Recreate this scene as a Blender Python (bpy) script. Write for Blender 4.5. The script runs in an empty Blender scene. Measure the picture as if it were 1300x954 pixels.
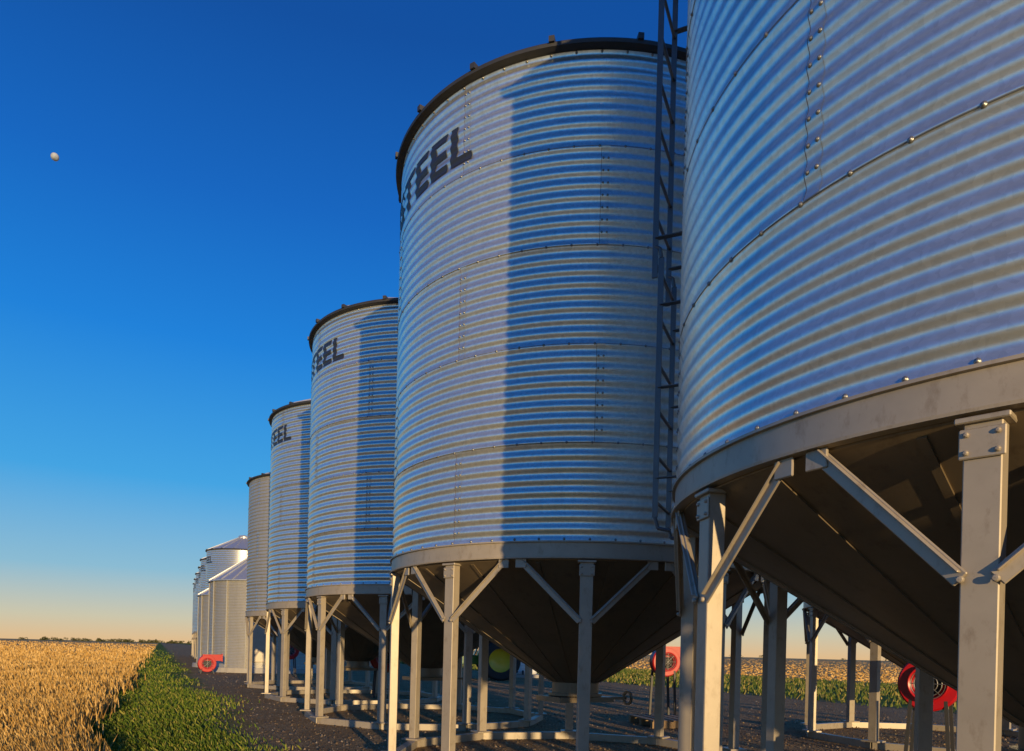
import bpy, bmesh, math, random
import numpy as np
from mathutils import Vector, Matrix
random.seed(7); rng=np.random.default_rng(7)
scene=bpy.context.scene
R=2.13; EYE=1.25
rad=math.radians
# ---------------------------------------------------------------- helpers
def new_mesh(name,verts,faces,mat=None,smooth=False):
    me=bpy.data.meshes.new(name); me.from_pydata([tuple(v) for v in verts],[],[tuple(f) for f in faces]); me.update()
    if mat: me.materials.append(mat)
    if smooth: me.polygons.foreach_set('use_smooth',[True]*len(me.polygons))
    return me
def obj(name,me,parent=None,loc=(0,0,0),rotz=0):
    o=bpy.data.objects.new(name,me); scene.collection.objects.link(o)
    o.location=loc; o.rotation_euler=(0,0,rotz)
    if parent: o.parent=parent
    return o
def empty(name,loc=(0,0,0),rotz=0):
    e=bpy.data.objects.new(name,None); scene.collection.objects.link(e); e.location=loc; e.rotation_euler=(0,0,rotz); e.empty_display_size=.3
    return e
class MB:
    def __init__(s): s.v=[]; s.f=[]
    def add(s,v,f):
        o=len(s.v); s.v+= [tuple(x) for x in v]; s.f+=[tuple(i+o for i in q) for q in f]
    def box(s,c,d,M=None):
        x,y,z=d[0]/2,d[1]/2,d[2]/2
        v=[Vector((a*x,b*y,e*z)) for a in(-1,1) for b in(-1,1) for e in(-1,1)]
        if M is not None: v=[M@p for p in v]
        v=[p+Vector(c) for p in v]
        s.add(v,[(0,1,3,2),(4,6,7,5),(0,4,5,1),(2,3,7,6),(0,2,6,4),(1,5,7,3)])
    def bar(s,p,q,w,h,up=(0,0,1)):
        p=Vector(p); q=Vector(q); d=(q-p); L=d.length; d.normalize()
        u=Vector(up); sd=d.cross(u)
        if sd.length<1e-4: sd=d.cross(Vector((1,0,0)))
        sd.normalize(); u=sd.cross(d).normalized()
        M=Matrix((d,sd,u)).transposed()
        s.box((p+q)/2,(L,w,h),M)
    def lathe(s,prof,n=48,c=(0,0,0),axis=None,close=False):
        v=[];f=[]
        for (r,z) in prof:
            for i in range(n):
                a=2*math.pi*i/n; v.append(Vector((r*math.cos(a),r*math.sin(a),z)))
        if axis is not None:
            q=Vector((0,0,1)).rotation_difference(Vector(axis)); v=[q@p for p in v]
        v=[p+Vector(c) for p in v]
        m=len(prof)
        for j in range(m-1):
            for i in range(n):
                k=(i+1)%n; f.append((j*n+i,j*n+k,(j+1)*n+k,(j+1)*n+i))
        s.add(v,f)
    def tube(s,pts,r,n=8):
        for a,b in zip(pts[:-1],pts[1:]):
            a=Vector(a);b=Vector(b);L=(b-a).length
            s.lathe([(0.0001,0),(r,0),(r,L),(0.0001,L)],n,a,(b-a).normalized())
    def mesh(s,name,mat,smooth=False): return new_mesh(name,s.v,s.f,mat,smooth)
def bevel(o,w=.006,seg=2):
    m=o.modifiers.new('bevel','BEVEL'); m.width=w; m.segments=seg; m.limit_method='ANGLE'; m.angle_limit=rad(40)
def autosmooth(me,ang=35):
    me.polygons.foreach_set('use_smooth',[True]*len(me.polygons))
    try: me.set_sharp_from_angle(angle=rad(ang))
    except Exception: pass
# ---------------------------------------------------------------- materials
def mat(name):
    m=bpy.data.materials.new(name); m.use_nodes=True; nt=m.node_tree
    return m,nt,nt.nodes['Principled BSDF']
def N(nt,t,**k):
    n=nt.nodes.new(t)
    for a,b in k.items(): setattr(n,a,b)
    return n
def ramp(nt,src,stops):
    r=N(nt,'ShaderNodeValToRGB'); e=r.color_ramp.elements
    while len(e)<len(stops): e.new(.5)
    for i,(p,c) in enumerate(stops):
        e[i].position=p; e[i].color=(c,c,c,1) if not hasattr(c,'__len__') else (*c,1)
    nt.links.new(src,r.inputs[0]); return r.outputs[0]
def noise(nt,scale,detail=4,vec=None,rough=.5):
    n=N(nt,'ShaderNodeTexNoise'); n.inputs['Scale'].default_value=scale; n.inputs['Detail'].default_value=detail; n.inputs['Roughness'].default_value=rough
    if vec is not None: nt.links.new(vec,n.inputs['Vector'])
    return n.outputs['Fac']
def objco(nt,scale=(1,1,1)):
    t=N(nt,'ShaderNodeTexCoord'); m=N(nt,'ShaderNodeMapping'); m.inputs['Scale'].default_value=scale
    nt.links.new(t.outputs['Object'],m.inputs['Vector']); return m.outputs[0]
def mixc(nt,f,a,b,mode='MIX'):
    n=N(nt,'ShaderNodeMix',data_type='RGBA',blend_type=mode)
    for s,x in ((n.inputs[0],f),(n.inputs[6],a),(n.inputs[7],b)):
        if hasattr(x,'is_linked') : nt.links.new(x,s)
        elif hasattr(x,'__len__'): s.default_value=(*x,1)
        else: s.default_value=x
    return n.outputs[2]
def bump(nt,h,strength,dist,p):
    b=N(nt,'ShaderNodeBump'); b.inputs['Strength'].default_value=strength; b.inputs['Distance'].default_value=dist
    nt.links.new(h,b.inputs['Height']); nt.links.new(b.outputs[0],p.inputs['Normal'])

def galv(name,col,metal,r0,r1,dirt=.25,spang=.08):
    m,nt,p=mat(name)
    v=N(nt,'ShaderNodeTexVoronoi'); v.inputs['Scale'].default_value=42; nt.links.new(objco(nt),v.inputs['Vector'])
    sp=N(nt,'ShaderNodeSeparateColor'); nt.links.new(v.outputs['Color'],sp.inputs[0])
    big=noise(nt,1.1,4,objco(nt,(1,1,.35)))
    streak=noise(nt,7,3,objco(nt,(1,1,.12)),.6)
    c1=mixc(nt,sp.outputs[0],tuple(x*(1-spang) for x in col),tuple(min(1,x*(1+spang)) for x in col))
    c2=mixc(nt,ramp(nt,big,[(.35,0.0),(.75,dirt)]),c1,(col[0]*.62,col[1]*.58,col[2]*.52))
    c3=mixc(nt,ramp(nt,streak,[(.5,0.0),(.8,dirt*.9)]),c2,(col[0]*.6,col[1]*.57,col[2]*.54))
    nt.links.new(c3,p.inputs['Base Color'])
    p.inputs['Metallic'].default_value=metal
    rm=N(nt,'ShaderNodeMapRange'); rm.inputs[3].default_value=r0; rm.inputs[4].default_value=r1
    rm.inputs[1].default_value=.2; rm.inputs[2].default_value=.8
    nt.links.new(big,rm.inputs[0]); nt.links.new(rm.outputs[0],p.inputs['Roughness'])
    return m
M_galv=galv('galvanized_corrugated_steel',(.74,.76,.72),.84,.27,.40,.15)
M_galv2=galv('weathered_galvanized_steel',(.55,.53,.47),.6,.38,.5,.35)
M_seam=galv('galvanized_seam_lap',(.70,.72,.68),.84,.29,.42,.2)
def paint(name,col,rough=.5,metal=0,var=.25,scale=6,rust=None):
    m,nt,p=mat(name); n=noise(nt,scale,5,objco(nt),.6)
    c=mixc(nt,n,tuple(x*(1-var) for x in col),tuple(min(1,x*(1+var)) for x in col))
    if rust is not None:
        c=mixc(nt,ramp(nt,noise(nt,14,6,objco(nt,(1,1,.5)),.7),[(.54,0.),(.72,.65)]),c,rust)
    nt.links.new(c,p.inputs['Base Color']); p.inputs['Roughness'].default_value=rough; p.inputs['Metallic'].default_value=metal
    return m
M_frame=paint('painted_gray_steel_frame',(.36,.31,.25),.45,.15,.2,5,(.2,.15,.1))
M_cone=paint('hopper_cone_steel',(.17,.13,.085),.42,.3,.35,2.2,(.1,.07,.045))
M_dark=paint('eave_shade_and_dark_steel',(.05,.05,.055),.55,.3)  # eave rim's shade is put into this near-black; also fan motors and stands
M_line=paint('ring_lap_line_steel',(.28,.30,.31),.5,.7)  # thin darker line along each ring lap
M_ladder=paint('ladder_steel',(.12,.12,.13),.45,.5)
M_seal=paint('seam_sealant',(.22,.13,.07),.7,0,.4,20)
M_roof=galv('roof_steel',(.6,.61,.62),.7,.35,.55)
M_letter=paint('dark_blue_lettering_paint',(.025,.03,.05),.45)
M_bolt=paint('zinc_bolt',(.28,.28,.28),.4,.7)
M_red=paint('red_fan_paint',(.42,.006,.012),.35,0,.15)
M_black=paint('black_rubber',(.02,.02,.02),.7)
M_green=paint('green_tractor_paint',(.03,.22,.03),.3,0,.15)
M_yellow=paint('yellow_rim_paint',(.75,.5,.02),.35,0,.1)
M_white=paint('white_tank_poly',(.75,.74,.7),.4,0,.08)
M_glass,_nt,_p=mat('cab_glass'); _p.inputs['Base Color'].default_value=(.03,.04,.05,1); _p.inputs['Roughness'].default_value=.05
M_conc=paint('concrete_pad',(.36,.34,.31),.85,0,.2,3)
M_wood=paint('weathered_wood',(.3,.2,.11),.8,0,.3,8)

# ---------------------------------------------------------------- hopper bin geometry
ZB=EYE+.385*R; ZC=EYE+.457*R; ZT=EYE+2.475*R
NR=5; RING=(ZT-ZC)/NR; PITCH=RING/8; AMP=.0078
def wall_r(z,off=0):
    k=min(NR-1,max(0,int((z-ZC)/RING)))
    return R+AMP*math.cos(2*math.pi*(z-ZC)/PITCH)+(.003 if k%2 else 0)+off
def apos(a,r,z):   # alpha in degrees, measured from -Y toward -X
    a=rad(a); return Vector((-math.sin(a)*r,-math.cos(a)*r,z))
def make_wall():
    prof=[]
    for k in range(NR):
        n=8*9
        for j in range(n+1):
            z=ZC+k*RING+RING*j/n
            zz=z-1e-5 if j==n else z+1e-5
            if j==0 and k>0: z+=.0015
            prof.append((wall_r(zz),z))
    mb=MB(); mb.lathe(prof,176); return mb.mesh('bin_wall',M_galv,True)
def seam_strip(cols,offs,name,mt,ks=range(NR)):
    mb=MB()
    for k in ks:
        for s in range(5):
            a0=(0 if k%2 else 36)+72*s
            v=[];f=[];n=72; m=len(cols)
            for j in range(n+1):
                z=ZC+k*RING+.003+(RING-.006)*j/n
                for c,off in zip(cols,offs): v.append(apos(a0+math.degrees(c/R),wall_r(z,off),z))
            for j in range(n):
                for c in range(m-1):
                    b=j*m+c; f.append((b,b+1,b+m+1,b+m))
            mb.add(v,f)
    return mb.mesh(name,mt,True)
def make_bolts():
    mb=MB()
    def bolt(a,z,rr,s=.8):
        c=apos(a,rr,z); ax=apos(a,1,0).normalized()
        mb.lathe([(.016*s,0),(.016*s,.004*s),(.0095*s,.005*s),(.009*s,.011*s),(.0001,.012*s)],7,c,ax)
    for k in range(NR):
        for s in range(5):
            a0=(0 if k%2 else 36)+72*s
            for c in(-.022,.022):
                for j in range(1,8):
                    z=ZC+k*RING+j*PITCH; bolt(a0+math.degrees(c/R),z,wall_r(z,.002),.62)
    for k in range(NR+1):
        z=ZC+k*RING+(.018 if k==0 else 0)-(.03 if k==NR else 0)
        for s in range(60): bolt(s*6+1.5,z,wall_r(z,.001),.75)
    return mb.mesh('bolts',M_bolt,True)
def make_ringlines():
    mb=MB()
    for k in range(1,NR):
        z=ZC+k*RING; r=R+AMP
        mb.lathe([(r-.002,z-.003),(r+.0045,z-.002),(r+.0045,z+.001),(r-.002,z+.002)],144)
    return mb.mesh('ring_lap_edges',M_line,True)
def make_eave():
    mb=MB()
    mb.lathe([(R-.02,ZT-.02),(R+.03,ZT-.02),(R+.07,ZT-.005),(R+.075,ZT+.02),(R+.06,ZT+.04),(R-.02,ZT+.06)],128)
    for s in range(18):
        a=s*20+14; M=Matrix.Rotation(-rad(a),3,'Z')
        mb.box(apos(a,R+.045,ZT+.045),(.05,.1,.05),M)
    return mb.mesh('eave_rim',M_dark)
def make_roof():
    mb=MB(); rise=.45*R
    mb.lathe([(R+.05,ZT+.035),(.35,ZT+.04+rise*.85),(.35,ZT+.1+rise*.88),(.3,ZT+.16+rise*.9),(.001,ZT+.2+rise*.92)],72)
    for s in range(18):
        a=s*20+14
        mb.bar(apos(a,R-.0,ZT+.06),apos(a,.36,ZT+.07+rise*.85),.05,.05)
    me=mb.mesh('roof',M_roof); return me
def make_band():
    mb=MB()
    mb.lathe([(R-.05,ZB),(R+.032,ZB),(R+.034,ZB+.012),(R+.012,ZB+.014),(R+.012,ZC-.012),(R+.03,ZC-.01),(R+.03,ZC+.003),(R-.03,ZC+.004)],160)
    me=mb.mesh('hopper_band',M_frame); autosmooth(me); return me
ZA=EYE-.241*R
def make_cone():
    mb=MB(); slope=(ZB-ZA)/(R-.02)
    rt=.27
    mb.lathe([(R-.02,ZB+.02),(R-.025,ZB-.01),(rt,ZA+rt*slope),(rt,ZA+rt*slope-.12),(rt+.04,ZA+rt*slope-.12),(rt+.04,ZA+rt*slope-.15),(.001,ZA+rt*slope-.15)],96)
    for s in range(20):
        a=s*18+9
        mb.bar(apos(a,R-.05,ZB-.03),apos(a,rt+.02,ZA+rt*slope+.012),.035,.012)
    zz=ZA+rt*slope-.19
    mb.box((0,0,zz),(.75,.5,.06)); mb.box((.5,0,zz),(.5,.04,.04)); mb.lathe([(.06,-.01),(.09,-.01),(.09,.01),(.06,.01),(.06,-.01)],16,(.78,0,zz),(1,0,0))
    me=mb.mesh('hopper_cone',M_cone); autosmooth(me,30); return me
ZBR=EYE+.128*R
def make_legs():
    mb=MB(); rp=R-.03
    for s in range(10):
        a=s*36; M=Matrix.Rotation(-rad(a),3,'Z')
        h=ZB-.012
        mb.box(apos(a,rp,(h+.12)/2),(.112,.085,h-.12),M)
        mb.box(apos(a,rp+.005,h-.012),(.16,.115,.02),M)       # cap plate
        mb.box(apos(a,rp+.050,h-.09),(.135,.008,.1),M)       # gusset plate
        for bx in(-.045,.045):
            for bz in(-.12,-.06): mb.lathe([(.011,0),(.010,.01),(.001,.011)],6,apos(a,rp+.054,h+bz)+Vector((math.cos(rad(a))*bx,-math.sin(rad(a))*bx,0)),apos(a,1,0))
        mb.box(apos(a,rp,.11),(.24,.22,.022),M)              # foot plate
        for sg in(-1,1):
            p=apos(a+sg*math.degrees(.05/R),rp+.05,ZBR); q=apos(a+sg*15.5,R-.005,ZB-.03)
            mb.bar(p,q,.012,.06,(0,0,1)); mb.bar(p+Vector((0,0,.024)),q+Vector((0,0,.024)),.05,.009,(0,0,1))
            mb.box(apos(a+sg*15.8,R+.0,ZB-.04),(.1,.014,.08),M@Matrix.Rotation(-rad(sg*15.8),3,'Z'))
            mb.lathe([(.014,0),(.013,.014),(.001,.015)],8,p+apos(a,1,0).normalized()*.008,apos(a,1,0))
        b=apos(a,rp,.05); c=apos(a+36,rp,.05)
        mb.bar(b,c,.1,.1)
    me=mb.mesh('support_legs',M_frame); return me
def make_text():
    cu=bpy.data.curves.new('t','FONT'); cu.body='WESTEEL'; cu.size=1; cu.offset=.03; cu.space_character=1.08
    o=bpy.data.objects.new('t',cu); scene.collection.objects.link(o)
    bpy.context.view_layer.update()
    dg=bpy.context.evaluated_depsgraph_get(); me=bpy.data.meshes.new_from_object(o.evaluated_get(dg))
    bpy.data.objects.remove(o)
    co=np.array([v.co[:] for v in me.vertices]); mn=co.min(0); mx=co.max(0)
    L=1.2*R; H=.178*R
    for v in me.vertices:
        v.co.x=(v.co.x-mn[0])/(mx[0]-mn[0])*L; v.co.y=(v.co.y-mn[1])/(mx[1]-mn[1])*H; v.co.z=0
    bm=bmesh.new(); bm.from_mesh(me)
    bmesh.ops.remove_doubles(bm,verts=bm.verts,dist=1e-5)
    y=.0121
    while y<H:
        bmesh.ops.bisect_plane(bm,geom=bm.verts[:]+bm.edges[:]+bm.faces[:],plane_co=(0,y,0),plane_no=(0,1,0)); y+=.0121
    x=.06
    while x<L:
        bmesh.ops.bisect_plane(bm,geom=bm.verts[:]+bm.edges[:]+bm.faces[:],plane_co=(x,0,0),plane_no=(1,0,0)); x+=.06
    zb=EYE+2.13*R
    for v in bm.verts:
        a=35.3+math.degrees((L-v.co.x)/R); z=zb+v.co.y
        v.co=apos(a,wall_r(z,.006),z)
    bm.to_mesh(me); bm.free(); me.materials.clear(); me.materials.append(M_letter); me.name='lettering'
    me.polygons.foreach_set('use_smooth',[True]*len(me.polygons)); me.update()
    return me
def make_ladder():
    mb=MB(); w=.2
    def P(t,r,z):
        return Vector((t,-r,z))
    def section(z0,z1,so):
        for t in(-w,w): 
            mb.bar(P(t,R+so,z0),P(t,R+so,z1),.012,.035,(0,1,0))
        z=z0+.1
        while z<z1: mb.tube([P(-w,R+so,z),P(w,R+so,z)],.011,6); z+=.29
        for z in (z0+.25,(z0+z1)/2,z1-.3):
            for t in(-w,w): mb.bar(P(t,R-.01,z),P(t,R+so,z),.04,.006)
    zm=ZC+1.55
    section(ZC-.1,zm,.14)
    section(zm-.12,ZT+.9,.18)
    for t in(-w,w):
        mb.tube([P(t,R+.14,ZC-.1),P(t,R+.12,ZC-.17),P(t,R+.04,ZC-.19)],.012)
        mb.tube([P(t,R+.14,zm),P(t,R+.15,zm+.06),P(t,R+.18,zm+.08)],.012)
        mb.tube([P(t,R+.18,ZT+.9),P(t,R+.1,ZT+1.02),P(t,R-.15,ZT+1.0),P(t,R-.35,ZT+.3)],.014)
    return mb.mesh('access_ladder',M_ladder,False)

ME=dict(wall=make_wall(),seam=seam_strip([-.036,-.012,.012,.036],[.0018]*4,'seam_laps',M_seam),
        seal=seam_strip([.0365,.040],[.0016,.0016],'seam_sealant',M_seal),bolt=make_bolts(),line=make_ringlines(),eave=make_eave(),roof=make_roof(),
        band=make_band(),cone=make_cone(),legs=make_legs(),text=make_text(),ladder=make_ladder())
ME['wall2']=ME['wall'].copy(); ME['wall2'].materials.clear(); ME['wall2'].materials.append(M_galv2)
def bin_at(x,y,legph=3,seamph=1,detail=True,text=True,ladder=None,zs=1.0,old=False,name='hopper_grain_bin'):
    e=empty(name,(x,y,0))
    up=[]
    up.append(obj('corrugated_wall',ME['wall2' if old else 'wall'],e,rotz=-rad(seamph)))
    if detail:
        for nm,k in (('seam_laps','seam'),('seam_sealant','seal'),('bolts','bolt')): up.append(obj(nm,ME[k],e,rotz=-rad(seamph)))
    up.append(obj('ring_lap_edges',ME['line'],e))
    up.append(obj('eave_rim',ME['eave'],e)); up.append(obj('roof',ME['roof'],e))
    if text: up.append(obj('lettering',ME['text'],e))
    if ladder is not None: up.append(obj('access_ladder',ME['ladder'],e,rotz=-rad(ladder)))
    for u in up:
        if zs!=1: u.scale=(1,1,zs); u.location=(0,0,ZC*(1-zs))
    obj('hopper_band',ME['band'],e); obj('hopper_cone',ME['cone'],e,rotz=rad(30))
    l=obj('support_legs',ME['legs'],e,rotz=-rad(legph))
    if detail: bevel(l,.005,1)
    return e
X2,Y2=.35*R,3.96*R; DX,DY=-1.05*R,2.18*R
def row(k): return (X2+(k-2)*DX, Y2+(k-2)*DY)
bin_at(*row(0),legph=10,seamph=30,detail=False)  # unseen bin continuing the row, added for bounce light on the next bin
bin_at(1.428*R,1.815*R,legph=9.4,seamph=62.5,ladder=114)
bin_at(*row(2),legph=3,seamph=1,ladder=125)
bin_at(-.72*R,6.17*R,legph=12,seamph=20,ladder=125)
bin_at(-1.765*R,8.32*R,legph=2,seamph=8,ladder=125)
bin_at(*row(5),legph=15,seamph=5,text=False,zs=.89,old=True)
for i,(x,y) in enumerate([(-16.8,45),(-19.3,50),(-21.6,55),(-24.0,60),(-26.3,65),(-28.6,70)]):
    bin_at(x,y,legph=5*i,seamph=11*i,detail=False,zs=1.08)
nrm=Vector((.8995,.437)); 
x,y=row(2); bin_at(x+3.2*R*nrm.x,y+3.2*R*nrm.y,legph=20,seamph=0,detail=False,text=False)

# ---------------------------------------------------------------- flat-bottom bins
def flat_bin(x,y,r,h,rise):
    e=empty('flat_bottom_grain_bin',(x,y,0)); mb=MB()
    n=int(h/.07); prof=[(r+.012*math.cos(math.pi*j/3),.2+ (h-.2)*j/(n*6)) for j in range(n*6+1)]
    mb.lathe(prof,96); obj('corrugated_wall',mb.mesh('w',M_galv2,True),e)
    mb=MB(); mb.lathe([(r+.1,h-.04),(r+.1,h),(.4,h+rise*.85),(.4,h+rise*.93),(.001,h+rise)],48)
    for s in range(24):
        a=s*15; mb.bar(apos(a,r+.08,h+.03),apos(a,.42,h+.03+rise*.85),.05,.05)
    obj('conical_roof',mb.mesh('r',M_roof),e)
    mb=MB(); mb.lathe([(.001,.21),(r+.25,.21),(r+.28,0)],48); obj('concrete_base',mb.mesh('b',M_conc),e)
    mb=MB()
    for s in range(16):
        a=s*22.5; mb.bar(apos(a,r+.03,.2),apos(a,r+.03,h-.05),.05,.03)
    obj('wall_stiffeners',mb.mesh('s',M_galv2),e)
    mb=MB(); mb.box(apos(-15,r+.03,1.3),(.7,.06,1.6),Matrix.Rotation(rad(15),3,'Z')); obj('access_door',mb.mesh('d',M_frame),e)
flat_bin(-11.7,34.3,2.45,4.1,1.75)
flat_bin(-14.6,39.6,2.35,3.8,1.6)

# ---------------------------------------------------------------- aeration fans
def fan(x,y,z,rz,s=1):
    e=empty('aeration_fan',(x,y,0),rz)
    mb=MB(); w=.14*s; r=.36*s
    mb.lathe([(.17*s,-w),(r-.02,-w),(r,-w+.02),(r,w-.02),(r-.02,w),(.12*s,w),(.001,w)],40,(0,0,z),(0,1,0))
    mb.box((r*.55,0,z+r*.68),(.75*s,w*1.9,.26*s)); mb.box((r*.55+.38*s,0,z+r*.68),(.03,w*2.4,.34*s))
    h=obj('scroll_housing',mb.mesh('h',M_red),e); autosmooth(h.data)
    mb=MB(); mb.lathe([(.16*s,0),(.22*s,-.06),(.235*s,-.065),(.235*s,-.05),(.18*s,.02)],32,(0,-w,z),(0,1,0)); o=obj('inlet_cone',mb.mesh('i',M_red,True),e)
    mb=MB(); mb.lathe([(.001,0),(.17*s,0)],24,(0,-w+.03,z),(0,1,0)); obj('inlet_opening',mb.mesh('k',M_black),e)
    mb=MB()
    for q in(.06,.11,.16,.2): mb.lathe([(q*s,0),(q*s+.006,.006),(q*s,.01),(q*s-.006,.006),(q*s,0)],24,(0,-w-.05,z),(0,1,0))
    for a in range(4):
        c,sn=math.cos(a*math.pi/4)*.2*s,math.sin(a*math.pi/4)*.2*s; mb.tube([(-c,-w-.05,z-sn),(c,-w-.05,z+sn)],.005,5)
    obj('guard_grille',mb.mesh('g',M_bolt),e)
    mb=MB(); mb.lathe([(.001,0),(.1*s,0),(.11*s,.02),(.11*s,.3*s),(.09*s,.34*s),(.001,.34*s)],20,(0,w,z),(0,1,0)); obj('motor',mb.mesh('m',M_dark,True),e)
    mb=MB()
    for sx in(-.25,.25):
        for sy in(-.12,.3): mb.bar((sx*s,sy*s,.0),(sx*s*.8,sy*s,z-r*.6),.04,.04,(0,1,0))
        mb.bar((sx*s,-.2,.03),(sx*s,.4,.03),.05,.06)
    obj('stand',mb.mesh('st',M_dark),e)
fan(3.0,14.2,1.12,rad(10),.8); fan(5.2,9.0,.98,rad(-38),.95); fan(-3.2,18.2,1.0,rad(15)); fan(-8.9,29,1.05,rad(25)); fan(-12.7,30.2,.42,rad(30),1)
e=empty('wooden_pallet',(2.9,12.9,0),rad(12)); mb=MB()
for i in range(7): mb.box((-.55+i*.183,0,.13),(.12,1.1,.02))
for j in(-.5,0,.5): mb.box((0,j,.06),(1.25,.09,.11))
obj('slats',mb.mesh('sl',M_wood),e)

# ---------------------------------------------------------------- tractor
def tractor(x,y,rz):
    e=empty('farm_tractor',(x,y,0),rz)
    def wheel(nm,cx,cy,r,w):
        mb=MB(); mb.lathe([(r*.58,-w/2),(r*.9,-w/2),(r,-w/2+.06),(r,w/2-.06),(r*.9,w/2),(r*.58,w/2)],40,(cx,cy,r),(0,1,0))
        for i in range(22):
            a=2*math.pi*i/22; sg=1 if i%2 else -1
            mb.box((cx+math.cos(a)*r,cy+sg*w*.22,r+math.sin(a)*r),(.06,w*.5,.05),Matrix.Rotation(-a+math.pi/2,3,'Y'))
        obj(nm+'_tire',mb.mesh('t',M_black),e)
        mb=MB(); mb.lathe([(r*.6,-w*.42),(r*.55,-w*.3),(r*.2,-w*.1),(.001,-w*.15)],32,(cx,cy,r),(0,1,0)); mb.lathe([(r*.6,w*.42),(r*.55,w*.3),(r*.2,w*.1),(.001,w*.15)],32,(cx,cy,r),(0,1,0))
        obj(nm+'_rim',mb.mesh('r',M_yellow,True),e)
    for sy in(-1,1):
        wheel('rear',.9,sy*.85,.85,.5); wheel('front',-1.5,sy*.8,.55,.38)
    mb=MB(); mb.box((-1.15,0,1.35),(1.9,.75,.6)); mb.box((-2.05,0,1.25),(.15,.7,.75)); mb.box((-.9,0,.85),(2.4,.45,.4)); mb.box((.7,0,1.0),(1.2,.7,.6))
    for sy in(-1,1):
        for i in range(7):
            a=rad(20+i*23); mb.box((.9+math.cos(a)*.95,sy*.82,.85+math.sin(a)*.95),(.05,.55,.42),Matrix.Rotation(-a,3,'Y'))
    o=obj('hood_and_fenders',mb.mesh('b',M_green),e); bevel(o,.05,3)
    mb=MB(); mb.box((.55,0,2.72),(1.5,1.35,.16)); o=obj('cab_roof',mb.mesh('cr',M_green),e); bevel(o,.06,3)
    mb=MB(); mb.box((.55,0,2.0),(1.2,1.2,1.28)); obj('cab_windows',mb.mesh('cg',M_glass),e)
    mb=MB()
    for sx in(-.05,1.17):
        for sy in(-.6,.6): mb.bar((sx,sy,1.3),(sx,sy,2.68),.08,.08,(0,1,0))
    mb.tube([(-.9,.3,1.6),(-.9,.3,2.6)],.05,10); obj('posts_and_exhaust',mb.mesh('pp',M_black),e)
    mb=MB(); mb.bar((-.8,-.385,1.45),(-2,-.385,1.45),.012,.06); obj('stripe',mb.mesh('sp',M_yellow),e)
tractor(-1.5,31,rad(8))
e=empty('water_tank',(.55,35.5,0)); mb=MB()
prof=[(.001,.15),(.65,.15),(.7,.2)]
for j in range(9): prof+=[(.7,.25+j*.15),(.725,.29+j*.15),(.7,.34+j*.15)]
prof+=[(.68,1.65),(.55,1.78),(.3,1.88),(.2,1.9),(.2,1.96),(.001,1.98)]
mb.lathe(prof,40); obj('tank_body',mb.mesh('tb',M_white,True),e)
mb=MB(); mb.box((0,0,.07),(1.8,1.8,.14)); obj('tank_base',mb.mesh('tbb',M_conc),e)
mb=MB(); mb.tube([(0,-.7,.3),(0,-.9,.3),(0,-.95,.15)],.05); obj('outlet_pipe',mb.mesh('tp',M_black),e)

# ---------------------------------------------------------------- ground
RD=Vector((-.4359,.9)); C2=Vector((X2,Y2))
def s_of(x,y): return (x-C2.x)*nrm.x+(y-C2.y)*nrm.y
m,nt,p=mat('ground_soil_grass_field'); M_ground=m
geo=N(nt,'ShaderNodeNewGeometry'); pos=geo.outputs['Position']
dot=N(nt,'ShaderNodeVectorMath',operation='DOT_PRODUCT'); nt.links.new(pos,dot.inputs[0]); dot.inputs[1].default_value=(nrm.x,nrm.y,0)
n1=noise(nt,.7,5,pos,.6)
ad=N(nt,'ShaderNodeMath',operation='MULTIPLY_ADD'); nt.links.new(n1,ad.inputs[0]); ad.inputs[1].default_value=1.6; nt.links.new(dot.outputs['Value'],ad.inputs[2])
s0=C2.x*nrm.x+C2.y*nrm.y+.8
def step(a,b):
    r=N(nt,'ShaderNodeMapRange'); nt.links.new(ad.outputs[0],r.inputs[0]); r.inputs[1].default_value=a+s0; r.inputs[2].default_value=b+s0; return r.outputs[0]
nf=noise(nt,9,6,pos,.7); nb=noise(nt,.05,4,pos)
field=mixc(nt,nf,(.5,.28,.08),(.85,.52,.2)); field=mixc(nt,ramp(nt,nb,[(.35,0.),(.7,.5)]),field,(.6,.34,.11))
grass=mixc(nt,nf,(.06,.11,.012),(.18,.24,.03))
vor=N(nt,'ShaderNodeTexVoronoi'); vor.inputs['Scale'].default_value=28; nt.links.new(pos,vor.inputs['Vector'])
gs=N(nt,'ShaderNodeSeparateColor'); nt.links.new(vor.outputs['Color'],gs.inputs[0])
gravel=mixc(nt,gs.outputs[0],(.24,.155,.075),(.46,.32,.17)); gravel=mixc(nt,ramp(nt,noise(nt,1.3,5,pos),[(.4,0.),(.7,.7)]),gravel,(.27,.17,.08))
c=mixc(nt,step(-6.0,-5.5),field,grass); c=mixc(nt,step(-3.6,-3.0),c,gravel); c=mixc(nt,step(13,14.5),c,grass); c=mixc(nt,step(28,33),c,field)
nt.links.new(c,p.inputs['Base Color']); p.inputs['Roughness'].default_value=.9; p.inputs['Specular IOR Level'].default_value=.1
hh=N(nt,'ShaderNodeMath',operation='ADD'); nt.links.new(nf,hh.inputs[0]); nt.links.new(vor.outputs['Distance'],hh.inputs[1])
bump(nt,hh.outputs[0],.9,.06,p)
g=[-6000,-1500,-400,-120,-40,0,40,120,400,1500,6000]
v=[(x,y,0) for y in g for x in g]; n=len(g)
f=[(j*n+i,j*n+i+1,(j+1)*n+i+1,(j+1)*n+i) for j in range(n-1) for i in range(n-1)]
obj('ground',new_mesh('ground',v,f,M_ground))

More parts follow.
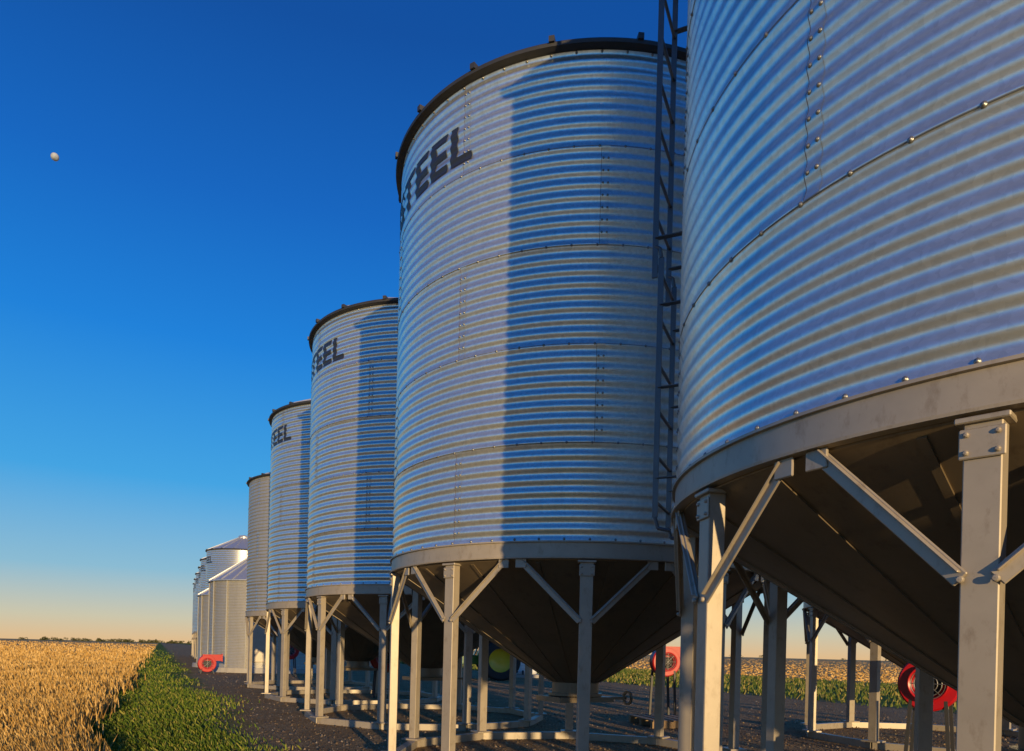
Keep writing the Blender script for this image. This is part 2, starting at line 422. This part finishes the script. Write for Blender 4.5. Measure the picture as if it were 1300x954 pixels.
# ---------------------------------------------------------------- blades
def island_mat(name,stops,rough=.7):
    m,nt,p=mat(name); g=N(nt,'ShaderNodeNewGeometry'); c=ramp(nt,g.outputs['Random Per Island'],stops)
    big=noise(nt,.35,2,g.outputs['Position'])
    c=mixc(nt,ramp(nt,big,[(.35,0.),(.7,.35)]),c,tuple(x*.6 for x in stops[0][1]))
    nt.links.new(c,p.inputs['Base Color']); p.inputs['Roughness'].default_value=rough; p.inputs['Specular IOR Level'].default_value=.15
    return m
M_wheat=island_mat('ripe_wheat',[(0,(.34,.18,.045)),(.5,(.58,.35,.10)),(1,(.78,.53,.22))])
M_grass=island_mat('green_grass',[(0,(.06,.11,.012)),(.6,(.14,.2,.02)),(1,(.38,.33,.08))])
M_weed=island_mat('roadside_weeds',[(0,(.05,.09,.015)),(.6,(.12,.15,.03)),(1,(.4,.3,.1))])
M_leaf=island_mat('distant_tree_foliage',[(0,(.04,.05,.015)),(.6,(.09,.09,.03)),(1,(.16,.12,.04))])
M_stone=island_mat('gravel_stones',[(0,(.2,.13,.07)),(.6,(.36,.25,.14)),(1,(.6,.46,.3))])
def blades(name,x,y,w,h,lean,material):
    n=len(x); th=rng.uniform(-.9,.9,n); dx=np.cos(th)*w/2; dy=np.sin(th)*w/2
    lx=rng.normal(0,1,n)*lean*h; ly=rng.normal(0,1,n)*lean*h
    co=np.zeros((n,4,3))
    co[:,0]=np.stack([x-dx,y-dy,np.full(n,-.01)],1); co[:,1]=np.stack([x+dx,y+dy,np.full(n,-.01)],1)
    co[:,2]=np.stack([x+dx*.9+lx*.6,y+dy*.9+ly*.6,h*.7],1); co[:,3]=np.stack([x-dx*.1+lx,y+ly,h],1)
    me=bpy.data.meshes.new(name); me.vertices.add(n*4); me.vertices.foreach_set('co',co.reshape(-1))
    me.loops.add(n*4); me.loops.foreach_set('vertex_index',np.arange(n*4)); me.polygons.add(n)
    me.polygons.foreach_set('loop_start',np.arange(n)*4); me.polygons.foreach_set('loop_total',np.full(n,4))
    me.update(calc_edges=True); me.materials.append(material); return obj(name,me)
n=240000
d=1/rng.uniform(1/400,1/6,n); xx=-rng.uniform(-.05,1.05,n)*d
yy=d; s=s_of(xx,yy)+rng.normal(0,.15,n); edge=-5.3+.12*np.sin(yy*.35)+.12*np.sin(yy*1.1)
k=s<edge; xx=xx[k];yy=yy[k];dd=d[k]
hh_=rng.uniform(.14,.28,len(xx))*(1+.25*np.sin(xx*.8)*np.sin(yy*.6))
blades('wheat_field',xx,yy,.012*(1+dd/9),hh_,.25,M_wheat)
n=180000
d=1/rng.uniform(1/110,1/4.5,n); xx=-rng.uniform(-.35,.85,n)*d; yy=d; s=s_of(xx,yy)+rng.normal(0,.3,n)
k=(s>-5.7)&(s<-3.6-.5*np.sin(yy*.5)*np.sin(yy*.23+1)); xx=xx[k];yy=yy[k];dd=d[k]
blades('grass',xx,yy,.008*(1+dd/8),rng.uniform(.025,.075,len(xx))*(1+dd/60),.6,M_grass)
# gravel stones (small tetrahedral pebbles)
n=16000
d=1/rng.uniform(1/60,1/4,n); xx=rng.uniform(-.6,.75,n)*d; s=s_of(xx,d); k=(s>-3.8)&(s<12); xx=xx[k]; yy=d[k]; n=len(xx)
sz=rng.uniform(.008,.022,n)*(1+yy/25); co=np.zeros((n,4,3)); a0=rng.uniform(0,6.28,n)
for q in range(3): co[:,q]=np.stack([xx+np.cos(a0+q*2.09)*sz,yy+np.sin(a0+q*2.09)*sz,np.full(n,-.003)],1)
co[:,3]=np.stack([xx+rng.normal(0,.3,n)*sz,yy+rng.normal(0,.3,n)*sz,sz*.9],1)
me=bpy.data.meshes.new('gravel_stones'); me.vertices.add(n*4); me.vertices.foreach_set('co',co.reshape(-1))
li=(np.arange(n)[:,None]*4+np.array([0,1,3,1,2,3,2,0,3])[None]).reshape(-1)
me.loops.add(n*9); me.loops.foreach_set('vertex_index',li); me.polygons.add(n*3)
me.polygons.foreach_set('loop_start',np.arange(n*3)*3); me.polygons.foreach_set('loop_total',np.full(n*3,3)); me.update(calc_edges=True)
me.materials.append(M_stone); obj('gravel_stones',me)
n=40000
yy=rng.uniform(6,160,n); t=rng.uniform(13,30,n); xx=C2.x+t*nrm.x+(yy-C2.y-t*nrm.y)/RD.y*RD.x
blades('roadside_weeds',xx,yy,.03*(1+np.abs(yy)/30),rng.uniform(.05,.18,n),.35,M_weed)
n=30000
yy=1/rng.uniform(1/500,1/25,n); xx=rng.uniform(-.6,1.2,n)*yy; s=s_of(xx,yy); k=s>31
blades('stubble_field',xx[k],yy[k],.03*(1+yy[k]/12),rng.uniform(.05,.1,k.sum()),.2,M_wheat)
V=[];F=[]
def crown(cx,cy,h,w):
    for i in range(46):
        a=rng.uniform(0,6.28); rr=w*rng.uniform(0,1)**.5; z=h*rng.uniform(.12,1); sc=1-.6*(z/h)**2
        c=Vector((cx+math.cos(a)*rr*sc,cy+math.sin(a)*rr*sc,z)); q=Vector(rng.normal(0,1,3)).normalized(); u=q.orthogonal().normalized(); ww=q.cross(u); t=rng.uniform(.3,.7)
        o=len(V); V.extend([c+u*t,c+ww*t,c-u*t,c-ww*t]); F.append((o,o+1,o+2,o+3))
for i in range(150):
    cx=rng.uniform(-560,-380) if i<90 else rng.uniform(-700,900); crown(cx,rng.uniform(820,900),rng.uniform(2,4.5),rng.uniform(2,5))
obj('distant_tree_line',new_mesh('distant_tree_line',V,F,M_leaf))

# ---------------------------------------------------------------- moon
m,nt,p=mat('moon_surface'); nt.links.new(ramp(nt,noise(nt,.05,4,objco(nt)),[(.4,(.2,.23,.28)),(.6,(.38,.42,.5))]),p.inputs['Base Color']); p.inputs['Roughness'].default_value=1
D=2600; u,vv=-596/920,612.6/920
mb=MB(); rM=4.7/920*D
mb.lathe([(max(.001,rM*math.sin(a)),-rM*math.cos(a)) for a in np.linspace(0,math.pi,24)],32)
obj('moon',mb.mesh('moon',m,True),loc=(u*D,D,EYE+vv*D))

# ---------------------------------------------------------------- light
EL=4.6; sd=Vector((.327*math.cos(rad(EL)),-.945*math.cos(rad(EL)),math.sin(rad(EL)))).normalized()
L=bpy.data.lights.new('sun','SUN'); L.energy=5; L.angle=rad(.5); L.color=(1,.71,.34)
lo=bpy.data.objects.new('sun',L); scene.collection.objects.link(lo); lo.rotation_euler=sd.to_track_quat('Z','Y').to_euler()
w=bpy.data.worlds.new('World'); scene.world=w; w.use_nodes=True; nt=w.node_tree
sky=nt.nodes.new('ShaderNodeTexSky'); sky.sky_type='NISHITA'; sky.sun_disc=False; sky.sun_elevation=rad(EL); sky.sun_rotation=math.atan2(sd.x,sd.y)
sky.air_density=1.0; sky.dust_density=.3; sky.ozone_density=2.5
tc=nt.nodes.new('ShaderNodeTexCoord'); sx=nt.nodes.new('ShaderNodeSeparateXYZ'); nt.links.new(tc.outputs['Generated'],sx.inputs[0])
K=1/.15
gr=ramp(nt,sx.outputs['Z'],[(0,(.80,.53,.28)),(.03,(.62,.58,.44)),(.09,(.25,.50,.68)),(.2,(.04,.37,.80)),(.36,(.002,.22,.74)),(.5,(.000,.130,.56)),(.64,(.000,.075,.37)),(1,(.001,.055,.28))])
sc=nt.nodes.new('ShaderNodeVectorMath'); sc.operation='SCALE'; sc.inputs['Scale'].default_value=K; nt.links.new(gr,sc.inputs[0])
mx=mixc(nt,.88,sky.outputs[0],sc.outputs[0])
bg=nt.nodes['Background']; nt.links.new(mx,bg.inputs[0]); bg.inputs[1].default_value=.15
# ---------------------------------------------------------------- camera
cam=bpy.data.cameras.new('cam'); cam.lens=36*920/1300; cam.sensor_width=36; cam.shift_y=.2692; cam.clip_end=12000; cam.clip_start=.05
co=bpy.data.objects.new('camera',cam); scene.collection.objects.link(co)
co.matrix_world=Matrix.Translation((0,0,EYE))@Matrix.Rotation(rad(90),4,'X')@Matrix.Rotation(rad(1.45),4,'Z')
scene.camera=co
scene.view_settings.view_transform='Standard'; scene.view_settings.look='None'; scene.view_settings.exposure=0
